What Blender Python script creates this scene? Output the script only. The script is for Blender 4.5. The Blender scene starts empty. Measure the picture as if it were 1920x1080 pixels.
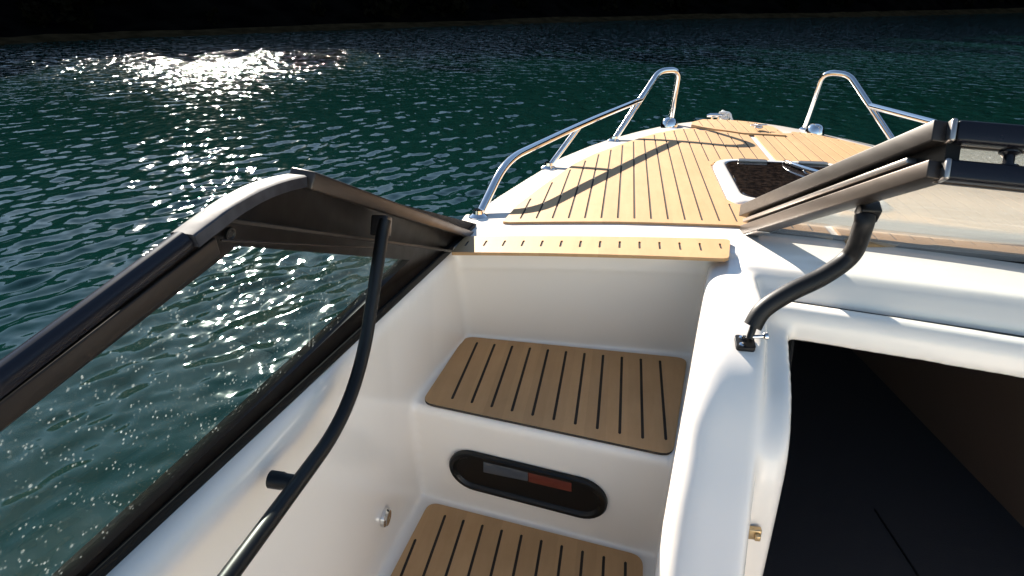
import bpy, bmesh, math, random
import numpy as np
from mathutils import Vector, Matrix
R = math.radians
rnd = random.Random(11)
C = bpy.context.scene.collection

# ------------------------------------------------------------------ frame
# x = starboard, y = bow, z = up, metres; z measured from the eye; EYE = eye height over the water
EYE = 1.75
FPX, PITCH, YAW = 1200.0, math.atan(550 / 1200), R(9.7)
cP, sP, cY, sY = math.cos(PITCH), math.sin(PITCH), math.cos(YAW), math.sin(YAW)

def ray(px, py):
    r, u = px - 960.0, 540.0 - py
    f, up = FPX * cP + u * sP, u * cP - FPX * sP
    return Vector((cY * r - sY * f, sY * r + cY * f, up))

def at(px, py, z=None, x=None, y=None):
    d = ray(px, py)
    if z is not None: return d * (z / d.z)
    if x is not None: return d * (x / d.x)
    return d * (y / d.y)

def on_plane(px, py, p, n):
    d = ray(px, py)
    return d * (p.dot(n) / d.dot(n))

# ------------------------------------------------------------------ hull lines
CX = 0.51
ST = [(-1.4, 1.12), (-.5, 1.105), (0, 1.088), (.42, 1.050), (.8, 1.020), (1.1, .990), (1.4, .958), (1.61, .930), (1.74, .91), (1.875, .884),
      (2.15, .815), (2.446, .74), (2.65, .655), (2.85, .555), (3.03, .44), (3.17, .335), (3.27, .24), (3.34, .14), (3.38, .05)]
def hb(y):
    return float(np.interp(y, [s[0] for s in ST], [s[1] for s in ST]))
ZD = -.57
def zdeck(x, y):
    h = max(hb(y), .05); c = .032 * min(1, h / .5)
    return ZD + c * (1 - min(1, ((x - CX) / h) ** 2))
def at_deck(px, py, off=0.0):
    z = ZD
    for _ in range(12):
        p = at(px, py, z=z); z = zdeck(p.x, p.y) + off
    return at(px, py, z=z)

SUN_AZ, SUN_EL = R(-33.7), R(24)
SUN = Vector((math.sin(SUN_AZ) * math.cos(SUN_EL), math.cos(SUN_AZ) * math.cos(SUN_EL), math.sin(SUN_EL)))

# ------------------------------------------------------------------ materials
def mat(name, col, rough=.5, metal=0, coat=0, spec=.5):
    m = bpy.data.materials.new(name); m.use_nodes = True
    b = m.node_tree.nodes['Principled BSDF']
    b.inputs['Base Color'].default_value = (*col, 1); b.inputs['Roughness'].default_value = rough
    b.inputs['Metallic'].default_value = metal; b.inputs['Coat Weight'].default_value = coat
    b.inputs['Specular IOR Level'].default_value = spec
    return m
def N(m, t, **kw):
    n = m.node_tree.nodes.new(t)
    for k, v in kw.items():
        if k in n.inputs: n.inputs[k].default_value = v
        else: setattr(n, k, v)
    return n
def L(m, a, b): m.node_tree.links.new(a, b)
def bsdf(m): return m.node_tree.nodes['Principled BSDF']

def coords(m, scale=(1, 1, 1)):
    t = N(m, 'ShaderNodeTexCoord'); mp = N(m, 'ShaderNodeMapping'); mp.inputs['Scale'].default_value = scale
    L(m, t.outputs['Object'], mp.inputs['Vector']); return mp.outputs['Vector']
def vary(m, c1, c2, scale=8, stretch=(1, 1, 1), detail=5, lo=.35, hi=.65):
    n = N(m, 'ShaderNodeTexNoise', Scale=scale, Detail=detail); L(m, coords(m, stretch), n.inputs['Vector'])
    r = N(m, 'ShaderNodeValToRGB'); r.color_ramp.elements[0].position = lo; r.color_ramp.elements[1].position = hi
    r.color_ramp.elements[0].color = (*c1, 1); r.color_ramp.elements[1].color = (*c2, 1)
    L(m, n.outputs['Fac'], r.inputs['Fac']); L(m, r.outputs['Color'], bsdf(m).inputs['Base Color']); return n
def rough_var(m, lo, hi, scale=20, stretch=(1, 1, 1)):
    n = N(m, 'ShaderNodeTexNoise', Scale=scale, Detail=6); L(m, coords(m, stretch), n.inputs['Vector'])
    r = N(m, 'ShaderNodeMapRange'); r.inputs['To Min'].default_value = lo; r.inputs['To Max'].default_value = hi
    L(m, n.outputs['Fac'], r.inputs['Value']); L(m, r.outputs['Result'], bsdf(m).inputs['Roughness'])
def bump(m, scale, strength, dist=.002, stretch=(1, 1, 1), detail=4):
    n = N(m, 'ShaderNodeTexNoise', Scale=scale, Detail=detail); L(m, coords(m, stretch), n.inputs['Vector'])
    b = N(m, 'ShaderNodeBump', Strength=strength, Distance=dist); L(m, n.outputs['Fac'], b.inputs['Height'])
    L(m, b.outputs['Normal'], bsdf(m).inputs['Normal'])

M = {}
M['gel'] = mat('gelcoat', (.8, .785, .76), .22, 0, .35)
vary(M['gel'], (.87, .80, .715), (.855, .785, .70), 2.2, detail=1.5, lo=.2, hi=.8); rough_var(M['gel'], .17, .30, 5)
M['hull'] = mat('hull_gelcoat', (.78, .78, .77), .2, 0, .3)
M['teak'] = mat('teak_foam', (.5, .29, .13), .6, spec=.45)
def teak():
    m = M['teak']
    n1 = N(m, 'ShaderNodeTexNoise', Scale=9, Detail=8, Roughness=.65); L(m, coords(m, (6, 1, 6)), n1.inputs['Vector'])
    n2 = N(m, 'ShaderNodeTexNoise', Scale=5, Detail=6, Roughness=.7); L(m, coords(m), n2.inputs['Vector'])
    n3 = N(m, 'ShaderNodeTexNoise', Scale=260, Detail=2); L(m, coords(m), n3.inputs['Vector'])
    r = N(m, 'ShaderNodeValToRGB'); e = r.color_ramp.elements
    e[0].position, e[0].color = .3, (.44, .25, .105, 1); e[1].position, e[1].color = .7, (.535, .32, .15, 1)
    a = N(m, 'ShaderNodeMath', operation='MULTIPLY_ADD'); a.inputs[1].default_value = .5
    L(m, n1.outputs['Fac'], a.inputs[0])
    b = N(m, 'ShaderNodeMath', operation='MULTIPLY'); b.inputs[1].default_value = .5; L(m, n2.outputs['Fac'], b.inputs[0]); L(m, b.outputs[0], a.inputs[2])
    L(m, a.outputs[0], r.inputs['Fac'])
    # worn scuffs
    n4 = N(m, 'ShaderNodeTexNoise', Scale=17, Detail=9, Roughness=.75, Distortion=1.2); L(m, coords(m), n4.inputs['Vector'])
    r4 = N(m, 'ShaderNodeValToRGB'); r4.color_ramp.elements[0].position = .66; r4.color_ramp.elements[1].position = .74
    L(m, n4.outputs['Fac'], r4.inputs['Fac'])
    sx = N(m, 'ShaderNodeSeparateXYZ'); L(m, coords(m), sx.inputs[0])
    fl = N(m, 'ShaderNodeMath', operation='DIVIDE'); fl.inputs[1].default_value = .0455; L(m, sx.outputs[0], fl.inputs[0])
    fo = N(m, 'ShaderNodeMath', operation='FLOOR'); L(m, fl.outputs[0], fo.inputs[0])
    wn = N(m, 'ShaderNodeTexWhiteNoise', noise_dimensions='1D'); L(m, fo.outputs[0], wn.inputs['W'])
    tr = N(m, 'ShaderNodeMapRange'); tr.inputs['To Min'].default_value = .93; tr.inputs['To Max'].default_value = 1.05; L(m, wn.outputs['Value'], tr.inputs['Value'])
    hv = N(m, 'ShaderNodeHueSaturation'); L(m, r.outputs['Color'], hv.inputs['Color']); L(m, tr.outputs['Result'], hv.inputs['Value'])
    mx = N(m, 'ShaderNodeMix', data_type='RGBA'); L(m, r4.outputs['Color'], mx.inputs[0]); L(m, hv.outputs['Color'], mx.inputs[6]); mx.inputs[7].default_value = (.36, .19, .085, 1)
    L(m, mx.outputs[2], bsdf(m).inputs['Base Color'])
    bp = N(m, 'ShaderNodeBump', Strength=.25, Distance=.001); L(m, n3.outputs['Fac'], bp.inputs['Height']); L(m, bp.outputs['Normal'], bsdf(m).inputs['Normal'])
teak()
M['seam'] = mat('mat_seam', (.028, .018, .012), .8)
M['matedge'] = mat('mat_edge', (.04, .03, .022), .8)
M['steel'] = mat('stainless', (.72, .71, .69), .07, 1); rough_var(M['steel'], .04, .13, 40)
M['alu'] = mat('bronze_aluminium', (.08, .06, .05), .36, .7)
vary(M['alu'], (.05, .039, .032), (.07, .055, .045), 5, (1, 1, 1)); rough_var(M['alu'], .3, .48, 60, (1, .1, 1))
M['aludark'] = mat('dark_aluminium', (.02, .017, .016), .36, .4); rough_var(M['aludark'], .26, .46, 30)
M['alumid'] = mat('dark_bronze_aluminium', (.032, .026, .022), .38, .5); rough_var(M['alumid'], .32, .5, 60, (1, .1, 1))
M['alusilver'] = mat('satin_aluminium', (.36, .335, .315), .33, .9)
M['black'] = mat('black_powdercoat', (.005, .005, .005), .38, spec=.3); bump(M['black'], 700, .12, .0006)
M['rubber'] = mat('black_rubber', (.006, .006, .006), .6, spec=.15)
M['foam'] = mat('black_foam_sleeve', (.006, .0055, .0055), .5, spec=.35); bump(M['foam'], 420, .2, .0008)
M['smoke'] = mat('smoked_acrylic', (.012, .011, .012), .03, 0, 0, .5); vary(M['smoke'], (.006, .005, .005), (.028, .019, .015), 60, detail=7, lo=.42, hi=.72)  # brown mottling painted into the base colour stands in for reflected hillside trees
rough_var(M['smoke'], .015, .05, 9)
M['navy'] = mat('dark_rail', (.007, .007, .011), .34, spec=.35); rough_var(M['navy'], .2, .4, 25)
M['cap'] = mat('worn_grey_cap', (.09, .09, .1), .5, 0, 0, .25); vary(M['cap'], (.018, .018, .022), (.055, .055, .062), 22, detail=9); rough_var(M['cap'], .5, .75, 35)
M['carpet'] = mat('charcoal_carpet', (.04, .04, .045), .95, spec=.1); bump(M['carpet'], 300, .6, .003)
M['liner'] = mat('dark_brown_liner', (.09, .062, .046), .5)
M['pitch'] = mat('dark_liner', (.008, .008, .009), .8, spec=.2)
M['red'] = mat('red_panel', (.12, .02, .012), .45)
M['grey'] = mat('grey_panel', (.06, .068, .08), .4)
M['brass'] = mat('brass_latch', (.55, .40, .22), .3, .9)
M['rope'] = mat('white_rope', (.75, .74, .7), .9)

def glassmat(name, tint, dirt_lo, dirt_col, spots, keep=.8):
    m = bpy.data.materials.new(name); m.use_nodes = True; nt = m.node_tree; nt.nodes.remove(bsdf(m)); out = nt.nodes['Material Output']
    tr = N(m, 'ShaderNodeBsdfTransparent'); tr.inputs['Color'].default_value = (*tint, 1)
    gl = N(m, 'ShaderNodeBsdfGlossy', Roughness=.012)
    fr = N(m, 'ShaderNodeFresnel', IOR=1.5)
    gm = N(m, 'ShaderNodeNewGeometry'); im = N(m, 'ShaderNodeMapRange'); im.inputs['To Min'].default_value = 1.34; im.inputs['To Max'].default_value = 1 / 1.34
    L(m, gm.outputs['Backfacing'], im.inputs['Value']); L(m, im.outputs['Result'], fr.inputs['IOR'])
    mx = N(m, 'ShaderNodeMixShader'); L(m, fr.outputs[0], mx.inputs[0]); L(m, tr.outputs[0], mx.inputs[1]); L(m, gl.outputs[0], mx.inputs[2])
    df = N(m, 'ShaderNodeBsdfDiffuse'); df.inputs['Color'].default_value = (*dirt_col, 1)
    tl = N(m, 'ShaderNodeBsdfTranslucent'); tl.inputs['Color'].default_value = (*dirt_col, 1)
    dm = N(m, 'ShaderNodeMixShader', Fac=.5); L(m, df.outputs[0], dm.inputs[1]); L(m, tl.outputs[0], dm.inputs[2])
    # dried salt drops: voronoi cells of two sizes, with soft random presence, plus run marks and a thin film
    def drops(scale, radius, keep):
        v = N(m, 'ShaderNodeTexVoronoi', Scale=scale); L(m, coords(m, (1, 1, 1)), v.inputs['Vector'])
        a = N(m, 'ShaderNodeMapRange'); a.inputs['From Min'].default_value = radius; a.inputs['From Max'].default_value = radius * .45
        L(m, v.outputs['Distance'], a.inputs['Value'])
        s = N(m, 'ShaderNodeSeparateColor'); L(m, v.outputs['Color'], s.inputs[0])
        g = N(m, 'ShaderNodeMath', operation='GREATER_THAN'); g.inputs[1].default_value = keep; L(m, s.outputs[0], g.inputs[0])
        k = N(m, 'ShaderNodeMath', operation='MULTIPLY'); L(m, a.outputs[0], k.inputs[0]); L(m, g.outputs[0], k.inputs[1])
        k2 = N(m, 'ShaderNodeMath', operation='MULTIPLY'); L(m, k.outputs[0], k2.inputs[0]); L(m, s.outputs[1], k2.inputs[1])
        return k2.outputs[0]
    d1, d2 = drops(170, .30, .72), drops(70, .19, .82)
    mxm = N(m, 'ShaderNodeMath', operation='MAXIMUM'); L(m, d1, mxm.inputs[0]); L(m, d2, mxm.inputs[1])
    st = N(m, 'ShaderNodeTexNoise', Scale=34, Detail=2); L(m, coords(m, (1, 1, .035)), st.inputs['Vector'])
    sr = N(m, 'ShaderNodeMapRange'); sr.inputs['From Min'].default_value = .735; sr.inputs['From Max'].default_value = .76; sr.inputs['To Max'].default_value = .35
    L(m, st.outputs['Fac'], sr.inputs['Value'])
    mx2 = N(m, 'ShaderNodeMath', operation='MAXIMUM'); L(m, mxm.outputs[0], mx2.inputs[0]); L(m, sr.outputs[0], mx2.inputs[1])
    sc = N(m, 'ShaderNodeMath', operation='MULTIPLY'); sc.inputs[1].default_value = spots; L(m, mx2.outputs[0], sc.inputs[0])
    fm = N(m, 'ShaderNodeTexNoise', Scale=7, Detail=6); L(m, coords(m), fm.inputs['Vector'])
    fr2 = N(m, 'ShaderNodeMapRange'); fr2.inputs['From Min'].default_value = .3; fr2.inputs['From Max'].default_value = .75; fr2.inputs['To Min'].default_value = dirt_lo * .5; fr2.inputs['To Max'].default_value = dirt_lo * 1.5
    L(m, fm.outputs['Fac'], fr2.inputs['Value'])
    ad = N(m, 'ShaderNodeMath', operation='ADD', use_clamp=True); L(m, sc.outputs[0], ad.inputs[0]); L(m, fr2.outputs[0], ad.inputs[1])
    fin = N(m, 'ShaderNodeMixShader'); L(m, ad.outputs[0], fin.inputs[0]); L(m, mx.outputs[0], fin.inputs[1]); L(m, dm.outputs[0], fin.inputs[2])
    L(m, fin.outputs[0], out.inputs['Surface']); return m
M['glass'] = glassmat('salt_spotted_glass', (.92, .98, .96), .003, (.8, .82, .8), .3)
M['glass2'] = glassmat('hazy_glass', (.95, .965, .96), .006, (.8, .8, .78), .25)
M['glass3'] = glassmat('salt_hazed_glass', (.95, .965, .96), .04, (.85, .84, .8), .3)

# ------------------------------------------------------------------ object helpers
ROOT = None
def obj(name, bm, m, parent=None, smooth=True, bevel=0, seg=2, label=None, autosmooth=35):
    me = bpy.data.meshes.new(name)
    bmesh.ops.recalc_face_normals(bm, faces=bm.faces[:])
    off = Vector((0, 0, EYE)) - (Vector(ROOT.location) if parent is not None else Vector((0, 0, 0)))
    bmesh.ops.translate(bm, verts=bm.verts[:], vec=off)
    bm.to_mesh(me); bm.free()
    for k in (m if isinstance(m, (list, tuple)) else [m]): me.materials.append(M[k] if isinstance(k, str) else k)
    o = bpy.data.objects.new(name, me); C.objects.link(o)
    if parent is not None: o.parent = parent
    if label: o['label'] = label
    if bevel:
        b = o.modifiers.new('Bevel', 'BEVEL'); b.width = bevel; b.segments = seg; b.limit_method = 'ANGLE'; b.angle_limit = R(30); b.harden_normals = False
    if smooth:
        for p in me.polygons: p.use_smooth = True
        if not bevel:
            try:
                me.set_sharp_from_angle(angle=R(autosmooth))
            except Exception: pass
    return o

def B(): return bmesh.new()

def plate(bm, outer, holes, frm, tvec, mi=0):
    """flat (or gently curved) plate: outline points through frm -> 3D, thickened by tvec"""
    loops = []
    edges = []
    for lp in [outer] + list(holes):
        vs = [bm.verts.new(frm(p)) for p in lp]
        es = [bm.edges.new((vs[i], vs[(i + 1) % len(vs)])) for i in range(len(vs))]
        edges += es; loops.append(vs)
    r = bmesh.ops.triangle_fill(bm, edges=edges, use_beauty=True)
    fs = [g for g in r['geom'] if isinstance(g, bmesh.types.BMFace)]
    ex = bmesh.ops.extrude_face_region(bm, geom=fs)
    bmesh.ops.translate(bm, verts=[g for g in ex['geom'] if isinstance(g, bmesh.types.BMVert)], vec=tvec)
    for f in fs: f.material_index = mi
    return bm

def box(bm, c, size, rot=None, mi=0):
    r = bmesh.ops.create_cube(bm, size=1)
    vs = r['verts']
    bmesh.ops.scale(bm, verts=vs, vec=size)
    if rot is not None: bmesh.ops.rotate(bm, verts=vs, cent=(0, 0, 0), matrix=rot)
    bmesh.ops.translate(bm, verts=vs, vec=c)
    for v in vs:
        for f in v.link_faces: f.material_index = mi

def bar(bm, p0, p1, nrm, w, h, mi=0, taper=None):
    """rectangular bar from p0 to p1; w along nrm, h across"""
    d = (p1 - p0).normalized(); n = (nrm - d * nrm.dot(d)).normalized(); s = d.cross(n)
    w1, h1 = (w, h) if taper is None else taper
    ring = []
    for p, a, b in ((p0, w, h), (p1, w1, h1)):
        ring.append([bm.verts.new(p + n * i * a / 2 + s * j * b / 2) for i, j in ((-1, -1), (1, -1), (1, 1), (-1, 1))])
    fs = [bm.faces.new(ring[0][::-1]), bm.faces.new(ring[1])]
    for i in range(4): fs.append(bm.faces.new((ring[0][i], ring[0][(i + 1) % 4], ring[1][(i + 1) % 4], ring[1][i])))
    for f in fs: f.material_index = mi

def fillet(pts, rad, n=7):
    out = [pts[0]]
    for i in range(1, len(pts) - 1):
        a, b, c = pts[i - 1], pts[i], pts[i + 1]
        r = rad[i] if isinstance(rad, (list, tuple)) else rad
        u, v = (a - b), (c - b); r = min(r, u.length * .48, v.length * .48)
        p, q = b + u.normalized() * r, b + v.normalized() * r
        for k in range(n + 1):
            t = k / n; out.append(p * (1 - t) ** 2 + b * 2 * t * (1 - t) + q * t * t)
    out.append(pts[-1]); return out

def spline(pts, n=8):
    out = []
    for i in range(len(pts) - 1):
        p0, p1, p2, p3 = pts[max(i - 1, 0)], pts[i], pts[i + 1], pts[min(i + 2, len(pts) - 1)]
        for k in range(n):
            t = k / n
            out.append(.5 * ((2 * p1) + (p2 - p0) * t + (2 * p0 - 5 * p1 + 4 * p2 - p3) * t * t + (3 * p1 - p0 - 3 * p2 + p3) * t ** 3))
    out.append(pts[-1]); return out

def tube(bm, pts, r, seg=16, cap=True, mi=0, section=None, up=None):
    n = len(pts); ts = []
    for i in range(n): ts.append((pts[min(i + 1, n - 1)] - pts[max(i - 1, 0)]).normalized())
    u = up if up is not None else (Vector((0, 0, 1)) if abs(ts[0].z) < .9 else Vector((1, 0, 0)))
    u = (u - ts[0] * u.dot(ts[0])).normalized()
    rings = []
    for i in range(n):
        u = (u - ts[i] * u.dot(ts[i])).normalized(); v = ts[i].cross(u)
        rr = r[i] if isinstance(r, (list, tuple)) else r
        sec = section or [(math.cos(2 * math.pi * k / seg) * rr, math.sin(2 * math.pi * k / seg) * rr) for k in range(seg)]
        rings.append([bm.verts.new(pts[i] + u * a + v * b) for a, b in sec])
    k = len(rings[0]); fs = []
    for i in range(n - 1):
        for j in range(k): fs.append(bm.faces.new((rings[i][j], rings[i][(j + 1) % k], rings[i + 1][(j + 1) % k], rings[i + 1][j])))
    if cap: fs += [bm.faces.new(rings[0][::-1]), bm.faces.new(rings[-1])]
    for f in fs: f.material_index = mi
    return bm

def lathe(bm, base, axis, prof, seg=24):
    axis = axis.normalized(); u = axis.orthogonal().normalized(); v = axis.cross(u); rings = []
    for r, h in prof: rings.append([bm.verts.new(base + axis * h + (u * math.cos(2 * math.pi * k / seg) + v * math.sin(2 * math.pi * k / seg)) * max(r, 1e-4)) for k in range(seg)])
    for i in range(len(rings) - 1):
        for j in range(seg): bm.faces.new((rings[i][j], rings[i][(j + 1) % seg], rings[i + 1][(j + 1) % seg], rings[i + 1][j]))
    bm.faces.new(rings[0][::-1]); bm.faces.new(rings[-1]); return bm

def round_poly(pts, r, n=6):
    out = []; m = len(pts)
    for i in range(m):
        a, b, c = Vector(pts[i - 1]), Vector(pts[i]), Vector(pts[(i + 1) % m])
        rr = r[i] if isinstance(r, (list, tuple)) else r
        if rr <= 0: out.append(b); continue
        u, v = a - b, c - b; q = min(rr, u.length * .49, v.length * .49)
        p0, p1 = b + u.normalized() * q, b + v.normalized() * q
        for k in range(n + 1):
            t = k / n; out.append(p0 * (1 - t) ** 2 + b * 2 * t * (1 - t) + p1 * t * t)
    return out

def stack(bm, levels):
    """closed solid from polygons (same vertex count) at successive levels"""
    rings = [[bm.verts.new(p) for p in lv] for lv in levels]
    k = len(rings[0])
    for a, b in zip(rings, rings[1:]):
        for j in range(k): bm.faces.new((a[j], a[(j + 1) % k], b[(j + 1) % k], b[j]))
    bm.faces.new(rings[0][::-1]); bm.faces.new(rings[-1])

# ------------------------------------------------------------------ the boat
ROOT = bpy.data.objects.new('motorboat', None); C.objects.link(ROOT); ROOT.location = (CX, .6, 0)
ROOT['label'] = 'white open motorboat with teak-look deck mats, steel bow rails and raked dark windscreen'
ROOT['category'] = 'boat'

STEP, LOW, FLOOR = -.855, -1.16, -1.6

def moulding():
    bm = B()
    # foredeck plate
    ys = [1.43 + .03 * i for i in range(64)]; ys = [y for y in ys if y < 3.34] + [3.34, 3.37]
    us = [-1 + i / 24 * 2 for i in range(25)]
    def ring(y):
        h = hb(y)
        top = [Vector((CX + u * h, y, zdeck(CX + u * h, y))) for u in us]
        bot = [Vector((CX + u * h * .97, y, zdeck(CX + u * h, y) - .055)) for u in reversed(us)]
        return top + bot
    stack(bm, [ring(y) for y in ys])
    # port side: side deck + inner wall of the stairwell (rounded shoulder, leaning faces)
    yy = [-1.2, 0, .45, .83, 1.08, 1.3, 1.46, 1.56]
    top = [-.525, -.515, -.482, -.452, -.437, -.409, -.376, -.36]
    bot = [-.53, -.52, -.498, -.48, -.466, -.445, -.42, -.41]
    def lv(z, f, inset):
        inn = [Vector((a + (b - a) * f - inset, y, z)) for y, a, b in zip(yy, top, bot)]
        out = [Vector((CX - hb(y), y, z)) for y in reversed(yy)]
        return inn + out
    stack(bm, [lv(-.573, 0, .034), lv(-.578, 0, .018), lv(-.588, 0, .006), lv(-.604, 0, 0), lv(-.85, .28, 0), lv(-1.2, .6, 0), lv(-1.7, 1, 0)])
    # starboard side deck
    def lvs(z, ins):
        return [Vector((1.44 + ins, -1.2, z)), Vector((1.4 + ins, 1.5, z))] + [Vector((CX + hb(y), y, z)) for y in (1.5, 1.1, .5, -1.2)]
    stack(bm, [lvs(-.56, .02), lvs(-.59, 0), lvs(-1.7, 0)])
    # bulkhead under the foredeck edge
    def quad(x0, y0, x1, y1, yb, z): return [Vector((x0, y0, z)), Vector((x1, y1, z)), Vector((x1, yb, z)), Vector((x0, yb, z))]
    stack(bm, [quad(-.45, 1.43, .33, 1.435, 1.8, -.60), quad(-.45, 1.51, .33, 1.505, 1.8, STEP - .02), quad(-.45, 1.51, .33, 1.505, 1.8, -1.7)])
    # upper step
    stack(bm, [quad(-.462, 1.179, .25, 1.058, 1.75, STEP), quad(-.462, 1.172, .25, 1.051, 1.75, STEP - .014), quad(-.462, 1.212, .25, 1.091, 1.75, LOW), quad(-.462, 1.224, .25, 1.103, 1.75, -1.65)])
    # lower step and cockpit sole
    stack(bm, [quad(-.488, .80, .25, .74, 1.4, LOW), quad(-.488, .82, .25, .76, 1.4, -1.66)])
    stack(bm, [quad(-.50, -1.15, 1.5, -1.15, 1.45, FLOOR), quad(-.50, -1.15, 1.5, -1.15, 1.45, -1.69)])
    # column between stairwell and cabin door
    prof = [(1.55, -.548), (1.43, -.549), (1.3, -.554), (1.2, -.563), (1.12, -.577), (1.05, -.596), (1.0, -.620), (.955, -.652), (.91, -.697), (.86, -.748), (.80, -.815), (.73, -.89), (.65, -.975), (.57, -1.07), (.5, -1.18), (.44, -1.38), (.42, -1.68), (1.55, -1.68)]
    _sp = spline([Vector((y, z, 0)) for y, z in prof[:-2]], 4); prof = [(v.x, v.y) for v in _sp] + prof[-2:]
    def xl(y, z): return .142 + .16 * (y - 1) + .03 * (z + .8)
    def insetp(d):
        out = []
        for i, (y, z) in enumerate(prof):
            if i in (0, len(prof) - 1, len(prof) - 2): out.append((y, z - d if i == 0 else z)); continue
            (y0, z0), (y1, z1) = prof[i - 1], prof[i + 1]; ty, tz = y1 - y0, z1 - z0; l = math.hypot(ty, tz); q = d * (1 - .6 * min(1, max(0, (y - 1.12) / .22)))
            out.append((y - tz / l * q, z + ty / l * q))
        return out
    secs = []
    for inset, dx in ((.044, 0), (.024, .008), (.010, .021), (.003, .036), (0, .052)):
        secs.append([Vector((xl(y0, z0) + dx, y, z)) for (y, z), (y0, z0) in zip(insetp(inset), prof)])
    secs.append([Vector((.256 + .16 * (min(y, 1.2) - .93), y, z)) for y, z in prof])
    secs.append([Vector((.266 + .16 * (min(y0, 1.2) - .93), y, z)) for (y, z), (y0, z0) in zip(insetp(.010), prof)])
    stack(bm, secs)
    # set-back jamb of the cabin door
    pj = [(1.5, -.566), (1.34, -.572), (1.27, -.595), (1.22, -.622), (1.12, -.632), (1.05, -.637), (.99, -.652), (.935, -.686), (.912, -.735), (.905, -.8), (.902, -.95), (.90, -1.2), (.9, -1.68), (1.5, -1.68)]
    _sp = spline([Vector((y, z, 0)) for y, z in pj[:-2]], 4); pj = [(v.x, v.y) for v in _sp] + pj[-2:]
    def xj(y): return .366 - .16 * (1.235 - min(y, 1.235))
    stack(bm, [[Vector((.235, y, z)) for y, z in pj], [Vector((xj(y) - .012, y, z)) for y, z in pj], [Vector((xj(y), min(y + .012, 1.5), z)) for y, z in pj]])
    # dash
    def dash(x):
        dy = -.15 * (x - .37); zd = zdeck(x, 1.43)
        return [Vector((x, y + (dy if y < 1.6 else 0), zd + z)) for y, z in ((1.7, -.002), (1.40, -.001), (1.366, -.003), (1.338, -.018), (1.313, -.04), (1.306, -.075), (1.7, -.075))]
    stack(bm, [dash(x) for x in (.285, .37, .5, .7, .9, 1.1, 1.3, 1.46)])
    def hdr(x):
        dy = -.15 * (x - .37); zd = zdeck(x, 1.43) - .012 * max(0, (x - .37) / .45)
        return [Vector((x, y + dy, zd + z)) for y, z in ((1.291, -.046), (1.276, -.041), (1.258, -.041), (1.246, -.046), (1.237, -.056), (1.233, -.07), (1.231, -.106), (1.236, -.109), (1.265, -.109), (1.291, -.10))]
    stack(bm, [hdr(x) for x in (.33, .372, .4, .6, .8, 1.0, 1.2, 1.45)])
    # starboard part of the cabin bulkhead
    stack(bm, [quad(1.36, 1.16, 1.5, 1.10, 1.4, -.6), quad(1.36, 1.16, 1.5, 1.10, 1.4, -1.7)])
    o = obj('cockpit_moulding', bm, 'gel', ROOT)
    r = o.modifiers.new('Remesh', 'REMESH'); r.mode = 'VOXEL'; r.voxel_size = .005; r.use_smooth_shade = True
    s = o.modifiers.new('Smooth', 'SMOOTH'); s.factor = .5; s.iterations = 24
    return o
moulding()

# outer hull
def hull():
    bm = B(); rings = []
    for y in [-1.2, -.6, 0, .6, 1.2, 1.7, 2.1, 2.45, 2.75, 3.0, 3.2, 3.33, 3.385]:
        h = hb(y); k = max(0.02, min(1, h / .9)); fl = .60 + .42 * k
        pr = [(h - .012, -.60), (h + .012, -.63), (h + .012, -.66), (h - .004, -.685), (h * (.5 + .5 * fl), -1.1), (h * fl, -1.62), (h * fl * .5, -1.95 + .25 * (1 - k)), (0.0, -2.1 + .35 * (1 - k))]
        yb = lambda z: y - (0 if y < 2.4 else (.65 * ((y - 2.4) / 1.0) ** 2) * max(0, (-.66 - z) / 1.2))
        rings.append([bm.verts.new((CX - x, yb(z), z)) for x, z in pr] + [bm.verts.new((CX + x, yb(z), z)) for x, z in reversed(pr[:-1])])
    k = len(rings[0])
    for a, b in zip(rings, rings[1:]):
        for j in range(k - 1): bm.faces.new((a[j], a[j + 1], b[j + 1], b[j]))
    bm.faces.new(rings[0]); bm.faces.new(rings[-1][::-1])
    return obj('hull', bm, 'hull', ROOT)
hull()

# ---- teak-look mats (seams belong to each mat's own mesh)
def clip_x(poly, x):
    ys = []
    n = len(poly)
    for i in range(n):
        a, b = poly[i], poly[(i + 1) % n]
        if (a[0] - x) * (b[0] - x) < 0: ys.append(a[1] + (b[1] - a[1]) * (x - a[0]) / (b[0] - a[0]))
    ys.sort(); return [(ys[i], ys[i + 1]) for i in range(0, len(ys) - 1, 2)]

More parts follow.
